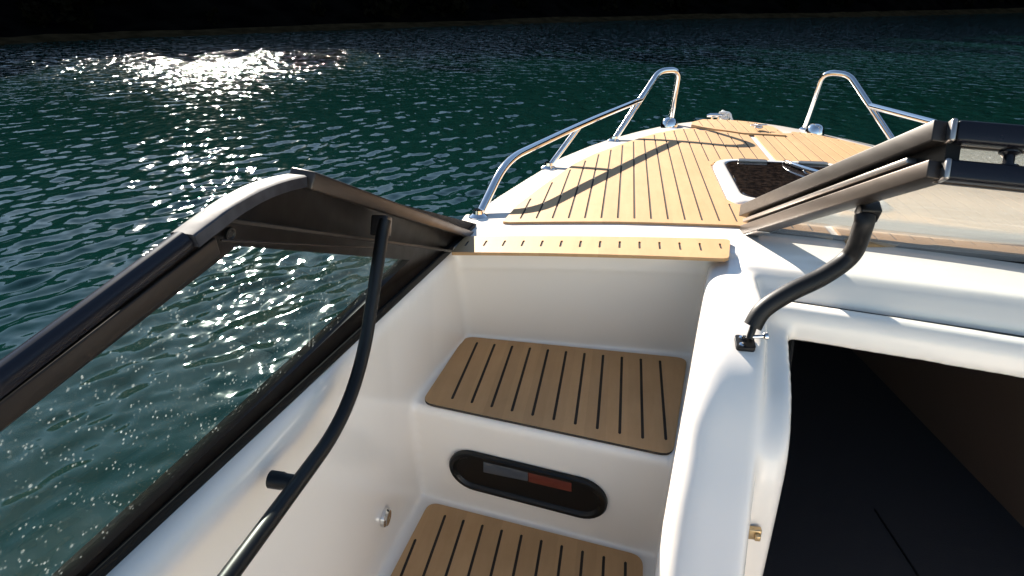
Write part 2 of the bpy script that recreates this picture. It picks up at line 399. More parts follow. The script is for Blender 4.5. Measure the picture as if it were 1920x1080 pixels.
def teak_mat(name, poly, zf, x0, dx, thick=.0065, inset=(.02, .02), width=.0058, label=None, parent=None, minlen=.02, side=.011, edgemat=0):
    bm = B(); xs = [p[0] for p in poly]
    dense = []
    n = len(poly)
    for i in range(n):
        a, b = Vector(poly[i]), Vector(poly[(i + 1) % n]); k = max(1, int((b - a).length / .06))
        dense += [a + (b - a) * j / k for j in range(k)]
    seams = []
    k = math.ceil((min(xs) - x0) / dx)
    while x0 + k * dx < max(xs):
        x = x0 + k * dx
        for ya, yb in clip_x(dense, x):
            ok = True
            for s_ in (-side, side):
                q = [c for c in clip_x(dense, x + s_) if c[1] > ya and c[0] < yb]
                if not q: ok = False; break
                q = max(q, key=lambda c: min(c[1], yb) - max(c[0], ya)); ya, yb = max(ya, q[0]), min(yb, q[1])
            if not ok: continue
            ya += inset[0]; yb -= inset[1]
            if yb - ya > minlen: seams.append((x, ya, yb))
        k += 1
    holes = []
    for x, ya, yb in seams:
        w = width / 2; m = max(1, int((yb - ya) / .12))
        left = [Vector((x - w, ya + (yb - ya) * j / m)) for j in range(m + 1)]
        right = [Vector((x + w, ya + (yb - ya) * j / m)) for j in range(m, -1, -1)]
        holes.append(left + [Vector((x, yb + w))] + right + [Vector((x, ya - w))])
    plate(bm, dense, holes, lambda p: Vector((p.x, p.y, zf(p.x, p.y) + thick)), Vector((0, 0, -thick)))
    bm.normal_update()
    for f in bm.faces:
        if abs(f.normal.z) < .5: f.material_index = edgemat
    # dark caulking strips lying in the open seams, 2.5 mm below the top
    for x, ya, yb in seams:
        m = max(1, int((yb - ya) / .12)); w = width / 2 + .0006
        rows = [[bm.verts.new((x + s * w, ya - .003 + (yb - ya + .006) * j / m, zf(x, ya + (yb - ya) * j / m) + thick - .0022)) for s in (-1, 1)] for j in range(m + 1)]
        for a, b in zip(rows, rows[1:]):
            f = bm.faces.new((a[0], a[1], b[1], b[0])); f.material_index = 1
    return obj(name, bm, ['teak', 'seam', 'matedge'], parent or ROOT, smooth=False, label=label)

def xy(v): return (v.x, v.y)
MO = .0065
CL = .53
# hatch outline (plan)
HX0, HX1, HY0, HY1 = .318, .742, 1.80, 2.325
edge_px = [(943, 415), (969, 385), (1018, 348), (1077, 307), (1114, 289), (1173, 267), (1229, 250), (1273, 241.5), (1304, 240.5)]
edge = [xy(at_deck(px, py, MO)) for px, py in edge_px]
fr1 = xy(at_deck(1313, 244, MO)); fr2 = xy(at_deck(1388, 250, MO))
left_aft_y = edge[0][1]
g = .012
hm = .012
port_poly = edge + [fr1, (CL - g, fr2[1]), (CL - g, HY1 + hm)] + \
    [(HX0 + .06, HY1 + hm), (HX0 - hm + .02, HY1 - .01), (HX0 - hm, HY1 - .06), (HX0 - hm, HY0 + .06), (HX0 - hm + .02, HY0 + .01), (HX0 + .06, HY0 - hm), (CL - g, HY0 - hm)] + \
    [(CL - g, left_aft_y - .055), (.30, left_aft_y + .004), (.0, left_aft_y + .006), (edge[0][0] + .02, left_aft_y - .006)]
teak_mat('foredeck_mat', port_poly, zdeck, -.257, .0435, inset=(.03, .022), label='port foredeck mat of caulked tan planks')
# starboard counterpart
star = [(2 * CL - .02 - x, y) for x, y in port_poly[::-1]]
star = [(x, y - ((.045 + .105 * max(0, x - CL)) if y < left_aft_y + .03 else 0)) for x, y in star]
star = [(max(x, CL + g), y) for x, y in star]
teak_mat('foredeck_mat', star, zdeck, CL + g + .035, .0435, inset=(.03, .022), label='starboard foredeck mat of caulked tan planks')
lid_px = [(1296, 235), (1298, 228.5), (1318, 223.6), (1384, 226), (1416, 229.5), (1449, 237), (1474, 253.5), (1393, 249), (1340, 241.5), (1306, 236)]
lid = [xy(at_deck(a, b, .012)) for a, b in lid_px]
teak_mat('locker_lid', lid, lambda x, y: zdeck(x, y) + .002, -.257, .0435, thick=.010, inset=(.022, .018), minlen=.03, side=.006, label='raised anchor locker lid at the bow')
# strip on the edge over the stairwell
s_px = [(846, 470.5), (872, 441), (1370, 446), (1367, 482.5)]
strip = [at_deck(a, b, .012) for a, b in s_px]
strip = [strip[0], strip[3], strip[2], strip[1]]
strip_poly = [tuple(v) for v in round_poly([xy(v) for v in strip], [.004, .018, .018, .004])]
teak_mat('sill_mat', strip_poly, lambda x, y: zdeck(x, y) + .001, -.312, .0463, thick=.008, inset=(.045, .035), width=.0056, label='narrow tread strip over the stairwell', minlen=.01)
# step mats
sp = [at(a, b, z=STEP + .01) for a, b in ((790, 751), (1262, 851), (1289, 669), (872, 628))]
step_poly = [tuple(v) for v in round_poly([xy(v) for v in sp], .03)]
teak_mat('step_mat', step_poly, lambda x, y: STEP, -.345, .048, thick=.006, inset=(.035, .028), width=.0064, edgemat=2, label='upper step mat with eleven dark grooves')
lp = [at(a, b, z=LOW + .01) for a, b in ((805, 938), (1206, 1040))]
low_poly = [tuple(v) for v in round_poly([(lp[0].x - .03, .83), (.105, .79), xy(lp[1]), xy(lp[0])], .03)]
teak_mat('step_mat', low_poly, lambda x, y: LOW, -.409, .0483, thick=.006, inset=(.04, .03), width=.0064, edgemat=2, label='lower step mat at the foot of the stairwell')

# ---- bow rails
def solve_h(p_px, s_px):
    """height of a rail point from its own pixel and the pixel of its shadow on the deck"""
    s = at_deck(*s_px, .009); d = ray(*p_px)
    # point = t*d ; shadow = point - k*SUN ; solve horizontally along the sun's azimuth normal
    nx, ny = math.cos(SUN_AZ), -math.sin(SUN_AZ)
    t = (s.x * nx + s.y * ny) / (d.x * nx + d.y * ny)
    return d * t
base_a = at_deck(897, 406); base_b = at_deck(1028, 315); base_c = at_deck(1150, 264); base_d = at_deck(1256, 234)
j_a = solve_h((948, 300), (1010, 396)); j_b = solve_h((1089, 233), (1155, 318)); j_c = solve_h((1204, 181), (1283, 268))
j_d = solve_h((1236, 133), (1355, 268)); 
print('rail', [tuple(round(c, 3) for c in v) for v in (base_a, j_a, base_b, j_b, base_c, j_c, base_d, j_d)])
j_e = at(1274, 130, z=j_d.z + .004)
def rail_set(f, name, label):
    A, a, b_, b, c_, c, d_, d, e = [f(v) for v in (base_a, j_a, base_b, j_b, base_c, j_c, base_d, j_d, j_e)]
    bm = B()
    hd = (d - c_).normalized(); c = c_ + hd * (c - c_).dot(hd)          # the aft rail meets the straight hoop leg
    tube(bm, fillet([A, a, b, c], [0, .10, .3, 0], 9), .0125)
    tube(bm, fillet([c_, d, e, d_], [0, .035, .05, 0], 9), .0125)
    o = obj(name, bm, 'steel', ROOT, label=label)
    for s, t in ((b_, b),):
        bm = B(); tube(bm, [s, s + (t - s) * .97], .0105, 14); obj('stanchion', bm, 'steel', o)
    for p in (A, b_, c_, d_):
        bm = B(); lathe(bm, p + Vector((0, 0, -.006)), Vector((0, 0, 1)), [(.027, 0), (.027, .008), (.022, .012), (.016, .016), (.0145, .026)]); obj('base_flange', bm, 'steel', o)
    return o
rail_set(lambda v: v, 'bow_rail', 'port bow rail rising to a tall hoop')
def mir(v):
    return Vector((2 * CX + .035 - v.x, v.y - .01, v.z))
rail_set(mir, 'bow_rail', 'starboard bow rail partly behind the folded windscreen door')

# small deck fittings
for px, py in ((1254, 238), (1527, 251)):
    p = at_deck(px, py)
    bm = B(); lathe(bm, p + Vector((0, 0, -.004)), Vector((0, 0, 1)), [(.04, 0), (.04, .012), (.034, .03), (.026, .042), (.012, .048)]); obj('deck_filler', bm, 'steel', ROOT)
p = at_deck(1422, 240, .02)
bm = B(); lathe(bm, p, Vector((0, 0, 1)), [(.018, 0), (.018, .006), (.008, .01)]); 
bar(bm, p + Vector((-.035, -.01, .012)), p + Vector((.035, .01, .012)), Vector((0, 0, 1)), .006, .012)
bar(bm, p + Vector((-.012, .03, .012)), p + Vector((.006, -.02, .012)), Vector((0, 0, 1)), .006, .01)
obj('lid_latch', bm, 'steel', ROOT, bevel=.002)
# bow cleat and the rope made fast on it
p = at_deck(1340, 224)
p = Vector((p.x, 3.30, zdeck(p.x, 3.3)))
bm = B()
p = p + Vector((-.012, 0, -.012))
for dx in (-.016, .016): lathe(bm, p + Vector((dx, 0, 0)), Vector((0, 0, 1)), [(.011, 0), (.008, .01), (.008, .03)])
tube(bm, [p + Vector((x, 0, z)) for x, z in ((-.04, .034), (-.025, .037), (0, .038), (.025, .037), (.04, .034))], [.006, .009, .010, .009, .006], 12)
obj('bow_cleat', bm, 'steel', ROOT)

# ---- foredeck hatch
def hatch():
    def zf(x, y): return zdeck(x, y)
    out = round_poly([(HX0, HY0), (HX1, HY0), (HX1, HY1), (HX0, HY1)], .075, 8)
    def ringpts(ins, h):
        cx, cy = (HX0 + HX1) / 2, (HY0 + HY1) / 2
        sx, sy = 1 - ins / ((HX1 - HX0) / 2), 1 - ins / ((HY1 - HY0) / 2)
        return [Vector((cx + (q.x - cx) * sx, cy + (q.y - cy) * sy, zf(cx, cy) + h)) for q in out]
    bm = B()
    rs = [ringpts(-.004, -.02), ringpts(-.002, .004), ringpts(.004, .013), ringpts(.014, .018), ringpts(.028, .018), ringpts(.034, .013), ringpts(.036, 0)]
    rings = [[bm.verts.new(p) for p in r] for r in rs]; k = len(out)
    for a, b in zip(rings, rings[1:]):
        for j in range(k): bm.faces.new((a[j], a[(j + 1) % k], b[(j + 1) % k], b[j]))
    h = obj('hatch', bm, 'gel', ROOT, label='white framed foredeck hatch with smoked pane', autosmooth=60)
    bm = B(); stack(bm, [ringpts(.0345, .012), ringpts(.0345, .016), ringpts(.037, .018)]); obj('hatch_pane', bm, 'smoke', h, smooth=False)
    zt = zf((HX0 + HX1) / 2, 2.1) + .018
    for x in (.445, .64):
        bm = B(); plate(bm, round_poly([(x - .05, HY1 - .058), (x + .05, HY1 - .058), (x + .045, HY1 - .03), (x - .045, HY1 - .03)], .012), [], lambda q: Vector((q.x, q.y, zt + .007)), Vector((0, 0, -.007)))
        obj('hatch_hinge', bm, 'alusilver', h, bevel=.004)
    bm = B(); tube(bm, spline([Vector((.548, HY1 - .045, zt - .004)), Vector((.55, HY1 - .06, zt + .008)), Vector((.57, 2.20, zt + .011)), Vector((.62, 2.12, zt + .011)), Vector((.68, 2.075, zt + .008)), Vector((.69, 2.07, zt - .004))], 8), .0065, 14); obj('grab_loop', bm, 'steel', h)
hatch()

# ---- port windscreen panel (raked front edge, side pane)
nL = Vector((1, -.126, -.118)).normalized()
def XL(y, z): return -.515 + .126 * y + .118 * z
pL = Vector((XL(1, -.4), 1, -.4))
def pl(px, py): return on_plane(px, py, pL, nL)
def fromyz(q): return Vector((XL(q[0], q[1]), q[0], q[1]))
def yz(v): return (v.y, v.z)
def ext(a, b, y):
    t = (y - a[0]) / (b[0] - a[0]); return (y, a[1] + (b[1] - a[1]) * t)

jf, jt = pl(886, 443), pl(556, 332)
capx = [(556, 330), (520, 338), (478, 353), (432, 378), (390, 408), (346, 441)]
capp = [pl(a, b + 8) for a, b in capx]
rA, rB = pl(344, 452), pl(0, 712)
gA, gB, gC = pl(440, 460), pl(0, 803), pl(765, 487)
bA, bB = pl(684, 564), pl(140, 1073)
YA = -.35
rail_end = ext(yz(rA), yz(rB), YA)
g_top_end, g_bot_end = ext(yz(gA), yz(gB), YA), ext(yz(bA), yz(bB), YA)
print('jamb', jf, jt, 'glass', yz(gA), yz(gB), yz(gC), yz(bA), yz(bB), 'rail', yz(rA), yz(rB), rail_end, g_top_end, g_bot_end)
zb = -.574
foot_front = (yz(jf)[0] + .03, zb)
outer = [foot_front, yz(jf)] + [yz(jt)] + [yz(v) for v in capp[1:]] + [yz(rB), rail_end, (YA, zb)]
inner = [yz(gC), yz(gA), yz(gB), g_top_end, g_bot_end, yz(bB), yz(bA)]
bm = B(); plate(bm, [Vector(q) for q in outer], [[Vector(q) for q in inner]], lambda q: fromyz(q) + nL * .004, nL * -.022)
win = obj('windscreen', bm, 'aludark', ROOT, bevel=.002, label='port windscreen panel with salt-spotted side pane')
bm = B()
gi = [(q[0], q[1]) for q in inner]
plate(bm, [Vector(q) for q in gi], [], lambda q: fromyz(q) + nL * -.004, nL * -.005)
obj('pane', bm, 'glass', win, smooth=False)
# front edge profile, brown-grey
bm = B(); d = (jt - jf).normalized()
bar(bm, jf + nL * .004 - d * .01, jt + nL * .004 - d * .005, nL, .036, .020, taper=(.04, .026))
obj('front_post', bm, 'alu', win, bevel=.003)
# bottom gasket
bm = B(); bar(bm, fromyz((foot_front[0] - .04, -.567)) + nL * -.002, fromyz((YA, -.567)) + nL * -.002, nL, .024, .02)
obj('sill_gasket', bm, 'rubber', win, bevel=.003)
# ribs and screw on the wide profile
bm = B()
for a, b, w in (((408, 409), (846, 470), .006), ((400, 447), (700, 463), .003)):
    bar(bm, pl(*a) + nL * .0105, pl(*b) + nL * .0105, nL, .004, w)
obj('profile_rib', bm, 'alumid', win, bevel=.001)
bm = B(); lathe(bm, pl(418, 436) + nL * .008, nL, [(.0085, 0), (.0085, .004), (.006, .0045), (.004, .003)]); obj('screw', bm, 'black', win)
# top rail
bm = B(); sec = [(math.cos(a) * .0125, math.sin(a) * .013) for a in [2 * math.pi * k / 16 for k in range(16)]]
tube(bm, [rA, rB, fromyz(rail_end)], .018, section=sec); obj('top_rail', bm, 'navy', win)
ta, tb = on_plane(398, 458, pL, nL), on_plane(0, 768, pL, nL)
bm = B(); te = ext(yz(ta), yz(tb), YA); bar(bm, ta + nL * .006, fromyz(te) + nL * .006, nL, .006, .024); obj('inner_trim', bm, 'alumid', win, bevel=.002)
# worn corner cap
bm = B(); sec = [(.006, -.017), (.008, -.013), (.008, .013), (.006, .017), (-.008, .017), (-.008, -.017)]
tube(bm, spline(capp, 6), .02, section=[(a, b) for a, b in sec], up=Vector((0, 0, 1))); obj('corner_cap', bm, 'cap', win, autosmooth=40)

# grab rail in the stairwell
X = -.408
gr = [at(722, 412, x=-.398), at(718, 430, x=-.40), at(700, 600, x=X), at(672, 700, x=X), at(655, 762, x=X), at(560, 905, x=X), at(430, 1080, x=X)]
dirv = (gr[-1] - gr[-2]).normalized()
gr.append(gr[-1] + dirv * .45)
path = fillet([gr[0], gr[2], gr[4] + (gr[4] - gr[2]) * .02, gr[5], gr[7]], [0, .12, .16, .05, 0], 12)
path = fillet([gr[0], gr[1], at(669, 757, x=X), gr[7]], [0, .02, .15, 0], 16)
bm = B(); tube(bm, path, .0112, 18); gro = obj('grab_rail', bm, 'black', ROOT)
sb = at(560, 906, x=X)
bm = B(); lathe(bm, sb, Vector((-1, 0, .02)), [(.011, 0), (.011, .02), (.0125, .024), (.0125, .042)]); obj('standoff', bm, 'black', gro)
bm = B(); box(bm, gr[0] + Vector((-.008, .0, -.012)), (.03, .028, .036), Matrix.Rotation(R(-25), 3, 'X')); obj('rail_bracket', bm, 'aludark', gro, bevel=.003)

# chrome courtesy light on the port wall
p = at(724, 970, x=-.449)
bm = B(); lathe(bm, p + Vector((-.006, 0, 0)), Vector((1, 0, -.05)), [(.021, 0), (.021, .008), (.017, .012), (.014, .011), (.003, .0125)], 28); obj('courtesy_light', bm, 'steel', ROOT)

# oval recess panel on the riser
Ra, Rb, Rc = Vector((-.5, 1.178, STEP - .014)), Vector((.25, 1.051, STEP - .014)), Vector((-.5, 1.218, LOW))
nR = (Rb - Ra).cross(Rc - Ra).normalized()
if nR.y > 0: nR = -nR
eL, eR = on_plane(845, 868, Ra, nR), on_plane(1140, 942, Ra, nR)
uR = (eR - eL).normalized(); vR = nR.cross(uR).normalized()
if vR.z < 0: vR = -vR
cR = (eL + eR) / 2 + nR * .006; hw = (eR - eL).length / 2; hh = .062
def stad(w, h, n=14):
    o = []
    for s in (1, -1):
        for k in range(n + 1):
            a = -math.pi / 2 + math.pi * k / n
            o.append((s * (w - h + h * math.cos(a)), s * h * math.sin(a)))
    return o
def rp(q, d): return cR + uR * q[0] + vR * q[1] + nR * d
bm = B(); levels = [(hw, hh, -.004), (hw, hh, .004), (hw - .003, hh - .003, .008), (hw - .012, hh - .012, .0085), (hw - .017, hh - .017, .004), (hw - .019, hh - .019, .0015)]
stack(bm, [[rp(q, d) for q in stad(w, h)] for w, h, d in levels])
ov = obj('riser_panel', bm, 'black', ROOT, label='black oval panel set in the riser')
def quadpx(pts, name, m, d=.0015):
    ps = [on_plane(a, b, Ra + nR * (d + .006), nR) for a, b in pts]
    bm = B(); stack(bm, [[q + nR * 0 for q in ps], [q + nR * .0025 for q in ps]]); return obj(name, bm, m, ov, bevel=.0006)
quadpx([(907, 865), (990, 884), (990, 901), (907, 884)], 'display_strip', 'grey')
quadpx([(991.5, 884.5), (1072, 901), (1072, 921), (991.5, 902)], 'display_strip', 'red')

# ---- starboard windscreen and the folded door on top of it
zj = -.545
j0, j1 = at(1398, 434, z=zj), at(1766, 318, z=-.22)
b1 = at(1920, 493, z=-.545)
nS = (b1 - j0).cross(j1 - j0).normalized()
if nS.z < 0: nS = -nS            # outer side: up and forward
t1 = on_plane(1920, 333, j0, nS)
bdir, tdir, jdir = (b1 - j0).normalized(), (t1 - j1).normalized(), (j1 - j0).normalized()
b2, t2 = j0 + bdir * 1.15, j1 + tdir * 1.0
print('star', j0, j1, b1, t1, nS)
bm = B(); bar(bm, j0, j1 - jdir * .004, nS, .026, .034); wf = obj('windscreen', bm, 'alu', ROOT, bevel=.002, label='fixed starboard windscreen panel under the folded door')
bm = B(); bar(bm, j1 + tdir * .004 - jdir * .003, t2 - jdir * .003, nS, .028, .024); obj('top_rail', bm, 'navy', wf, bevel=.004)
bm = B(); bar(bm, j1 + tdir * .002 - jdir * .019 - nS * .010, t2 - jdir * .019 - nS * .010, nS, .010, .012); obj('inner_trim', bm, 'alu', wf, bevel=.002)
bm = B(); bar(bm, j1 + tdir * .001 - jdir * .003, j1 + tdir * .009 - jdir * .003, nS, .030, .027); obj('corner_joint', bm, 'alusilver', wf, bevel=.003)
bm = B(); bar(bm, j0 + bdir * .02 + Vector((0, 0, .002)), b2 + Vector((0, 0, .002)), nS, .026, .022); obj('sill_gasket', bm, 'rubber', wf, bevel=.004)
def pane(bm, a, b, c, d, n, th): stack(bm, [[p - n * th / 2 for p in (a, b, c, d)], [p + n * th / 2 for p in (a, b, c, d)]])
bm = B(); pane(bm, j0 + bdir * .012, b2, t2 - jdir * .012, j1 + tdir * .008 - jdir * .012, nS, .005); obj('pane', bm, 'glass2', wf, smooth=False)
# silver wedge near the foot of the post
bm = B(); bar(bm, j0 - nS * .015, j0 + jdir * .12 - nS * .0145, nS, .004, .03); obj('post_shoe', bm, 'alusilver', wf, bevel=.001)
# door
off = nS * .052 + bdir * -.004
k0, k1 = j0 + off - jdir * .005, j1 + off + jdir * .004
kb, kt = k0 + bdir * .72, k1 + tdir * .69
bm = B(); bar(bm, k0, k1, nS, .030, .036); door = obj('windscreen_door', bm, 'alumid', ROOT, bevel=.002, label='centre windscreen door folded flat over the starboard panel')
bm = B(); bar(bm, k1 + tdir * .01, kt, nS, .030, .025); obj('top_rail', bm, 'navy', door, bevel=.004)
bm = B(); bar(bm, k1 - jdir * .017 - nS * .010 + tdir * .004, kt - jdir * .017 - nS * .010, nS, .010, .011); obj('inner_trim', bm, 'alu', door, bevel=.002)
bm = B(); bar(bm, k1 + tdir * .001, k1 + tdir * .009, nS, .032, .028); obj('corner_joint', bm, 'alusilver', door, bevel=.003)
bm = B(); bar(bm, k0 + bdir * .02, kb, nS, .026, .03); obj('bottom_rail', bm, 'alusilver', door, bevel=.002)
bm = B(); bar(bm, kb, kt, nS, .028, .034); obj('side_rail', bm, 'alu', door, bevel=.002)
bm = B(); pane(bm, k0 + bdir * .012, kb, kt - jdir * .012, k1 + tdir * .008 - jdir * .012, nS, .005); obj('pane', bm, 'glass3', door, smooth=False)
# hinge profile between the two
bm = B(); bar(bm, j0 + off * .48 + jdir * .01, j1 + off * .48 - jdir * .06, nS, .010, .026); hg = obj('hinge_strip', bm, 'alusilver', door, bevel=.002)
bm = B(); bar(bm, j0 + off * .5 + bdir * .012, j1 + off * .5 + bdir * .012, nS, .045, .02); obj('hinge_seal', bm, 'rubber', door)
# knob on the lower top rail
p = on_plane(1889, 316, j0 + nS * .014, nS)
bm = B(); lathe(bm, p, nS, [(.013, 0), (.013, .004), (.007, .006), (.007, .018), (.013, .021), (.014, .026), (.010, .030), (.002, .031)]); obj('latch_knob', bm, 'navy', wf)

# strut with foam sleeve
top_on = on_plane(1625, 388, j0 - nS * .014, nS)
st = [top_on, at(1618, 425, y=top_on.y - .01), at(1596, 478, y=1.17), at(1545, 517, y=1.15), at(1480, 549, y=1.125), at(1432, 580, y=1.108), at(1411, 612, y=1.097)]
bm = B(); sp_ = spline([st[0] + (st[1] - st[0]) * .45] + st[1:], 7); tube(bm, sp_, .0168, 20)
so = obj('support_strut', bm, 'foam', ROOT)
bm = B(); foot = at(1404, 640, y=1.088)
tube(bm, [st[-1] + (st[-2] - st[-1]) * .2, foot + Vector((0, 0, .006))], .0065, 14); obj('strut_rod', bm, 'black', so)
bm = B()
fz = Vector((0, -.2, 1)).normalized()
plate(bm, [Vector(q) for q in round_poly([(-.018, -.022), (.016, -.022), (.016, .014), (-.018, .014)], .007)], [], lambda q: foot + Vector((q[0] - .006, q[1], q[1] * .2 + .002)), fz * -.012)
obj('strut_foot', bm, 'black', so, bevel=.002)
bm = B()
for dx, dy in ((-.014, -.014), (-.012, .006)): lathe(bm, foot + Vector((dx, dy, .001 + dy * .2)), fz, [(.005, 0), (.005, .003), (.002, .004)])
lathe(bm, foot + Vector((.004, 0, .010)), Vector((1, .15, .05)), [(.0035, 0), (.0035, .02), (.007, .022), (.007, .028), (.003, .03)])
obj('fixing_screw', bm, 'steel', so)
bm = B(); box(bm, top_on + Vector((.004, 0, -.008)), (.034, .026, .03), Matrix.Rotation(R(27), 3, 'X')); obj('strut_bracket', bm, 'black', so, bevel=.003)

# ---- cabin door header (lip over the sliding door), cabin lining, latch
bm = B(); pts = lambda z: [Vector((.35, 1.289, z - .0)), Vector((1.45, 1.124, z - .03)), Vector((1.45, 1.150, z - .03)), Vector((.35, 1.315, z))]
stack(bm, [pts(-.591), pts(-.64)]); obj('sliding_door_track', bm, 'black', ROOT)

def quadface(bm, *ps):
    f = bm.faces.new([bm.verts.new(p) for p in ps]); return f
V = Vector
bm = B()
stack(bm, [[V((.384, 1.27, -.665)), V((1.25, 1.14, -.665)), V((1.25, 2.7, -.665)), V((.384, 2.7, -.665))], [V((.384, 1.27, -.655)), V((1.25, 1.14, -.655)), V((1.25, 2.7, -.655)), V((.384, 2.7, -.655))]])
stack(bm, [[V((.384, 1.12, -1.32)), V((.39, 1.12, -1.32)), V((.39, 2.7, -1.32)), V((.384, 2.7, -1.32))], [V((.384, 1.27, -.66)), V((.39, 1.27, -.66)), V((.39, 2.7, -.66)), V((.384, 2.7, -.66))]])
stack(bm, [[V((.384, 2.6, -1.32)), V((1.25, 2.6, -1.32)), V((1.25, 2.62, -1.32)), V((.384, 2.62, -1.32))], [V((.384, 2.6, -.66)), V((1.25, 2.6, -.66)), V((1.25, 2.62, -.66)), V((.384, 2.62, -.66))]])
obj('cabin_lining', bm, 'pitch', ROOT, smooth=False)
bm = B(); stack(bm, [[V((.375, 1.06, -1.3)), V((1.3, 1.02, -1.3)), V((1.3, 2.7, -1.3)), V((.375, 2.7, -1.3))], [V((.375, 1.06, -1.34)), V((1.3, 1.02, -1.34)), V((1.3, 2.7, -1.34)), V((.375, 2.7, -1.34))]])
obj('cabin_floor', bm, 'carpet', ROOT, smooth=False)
w0, w1 = at(1920, 990, z=-1.3), at(1592, 650, z=-1.3)
d = (w0 - w1).normalized(); w0 = w0 + d * .35
bm = B(); stack(bm, [[w0, w1, w1 + V((.02, .02, 0)), w0 + V((.02, .0, 0))], [p + V((.02, 0, .64)) for p in (w0, w1, w1 + V((.02, .02, 0)), w0 + V((.02, .0, 0)))]])
obj('cabin_side_panel', bm, 'liner', ROOT, smooth=False)
a, b = at(1640, 955, z=-1.299), at(1722, 1080, z=-1.299)
bm = B(); bar(bm, a, b + (b - a) * .2, V((0, 0, 1)), .003, .004); obj('floor_seam', bm, 'rubber', ROOT, smooth=False)
p = at(1414, 999, y=.893)
bm = B(); box(bm, p, (.022, .012, .022)); box(bm, p + V((.004, -.008, 0)), (.010, .012, .012)); obj('door_latch', bm, 'brass', ROOT, bevel=.002)

# ------------------------------------------------------------------ rope on the bow cleat (its own thing)
p = Vector((at_deck(1352, 224).x, 3.31, zdeck(.4, 3.3)))
bm = B(); pts = []
for k in range(46):
    a = k / 45 * 2 * math.pi * 2.6
    pts.append(p + V((.017 * math.cos(a) + .004 * math.sin(3 * a), .015 * math.sin(a), .012 + .03 * (k / 45) + .006 * math.sin(2.3 * a))))
pts += [p + V((.02, -.01, .04)), p + V((.03, -.02, .02)), p + V((.04, .02, .006)), p + V((.06, .10, -.03)), p + V((.06, .16, -.16))]
tube(bm, spline(pts, 3), .0065, 10)
rp_o = obj('mooring_rope', bm, 'rope'); rp_o['label'] = 'white mooring rope coiled on the cleat at the bow tip'; rp_o['category'] = 'rope'

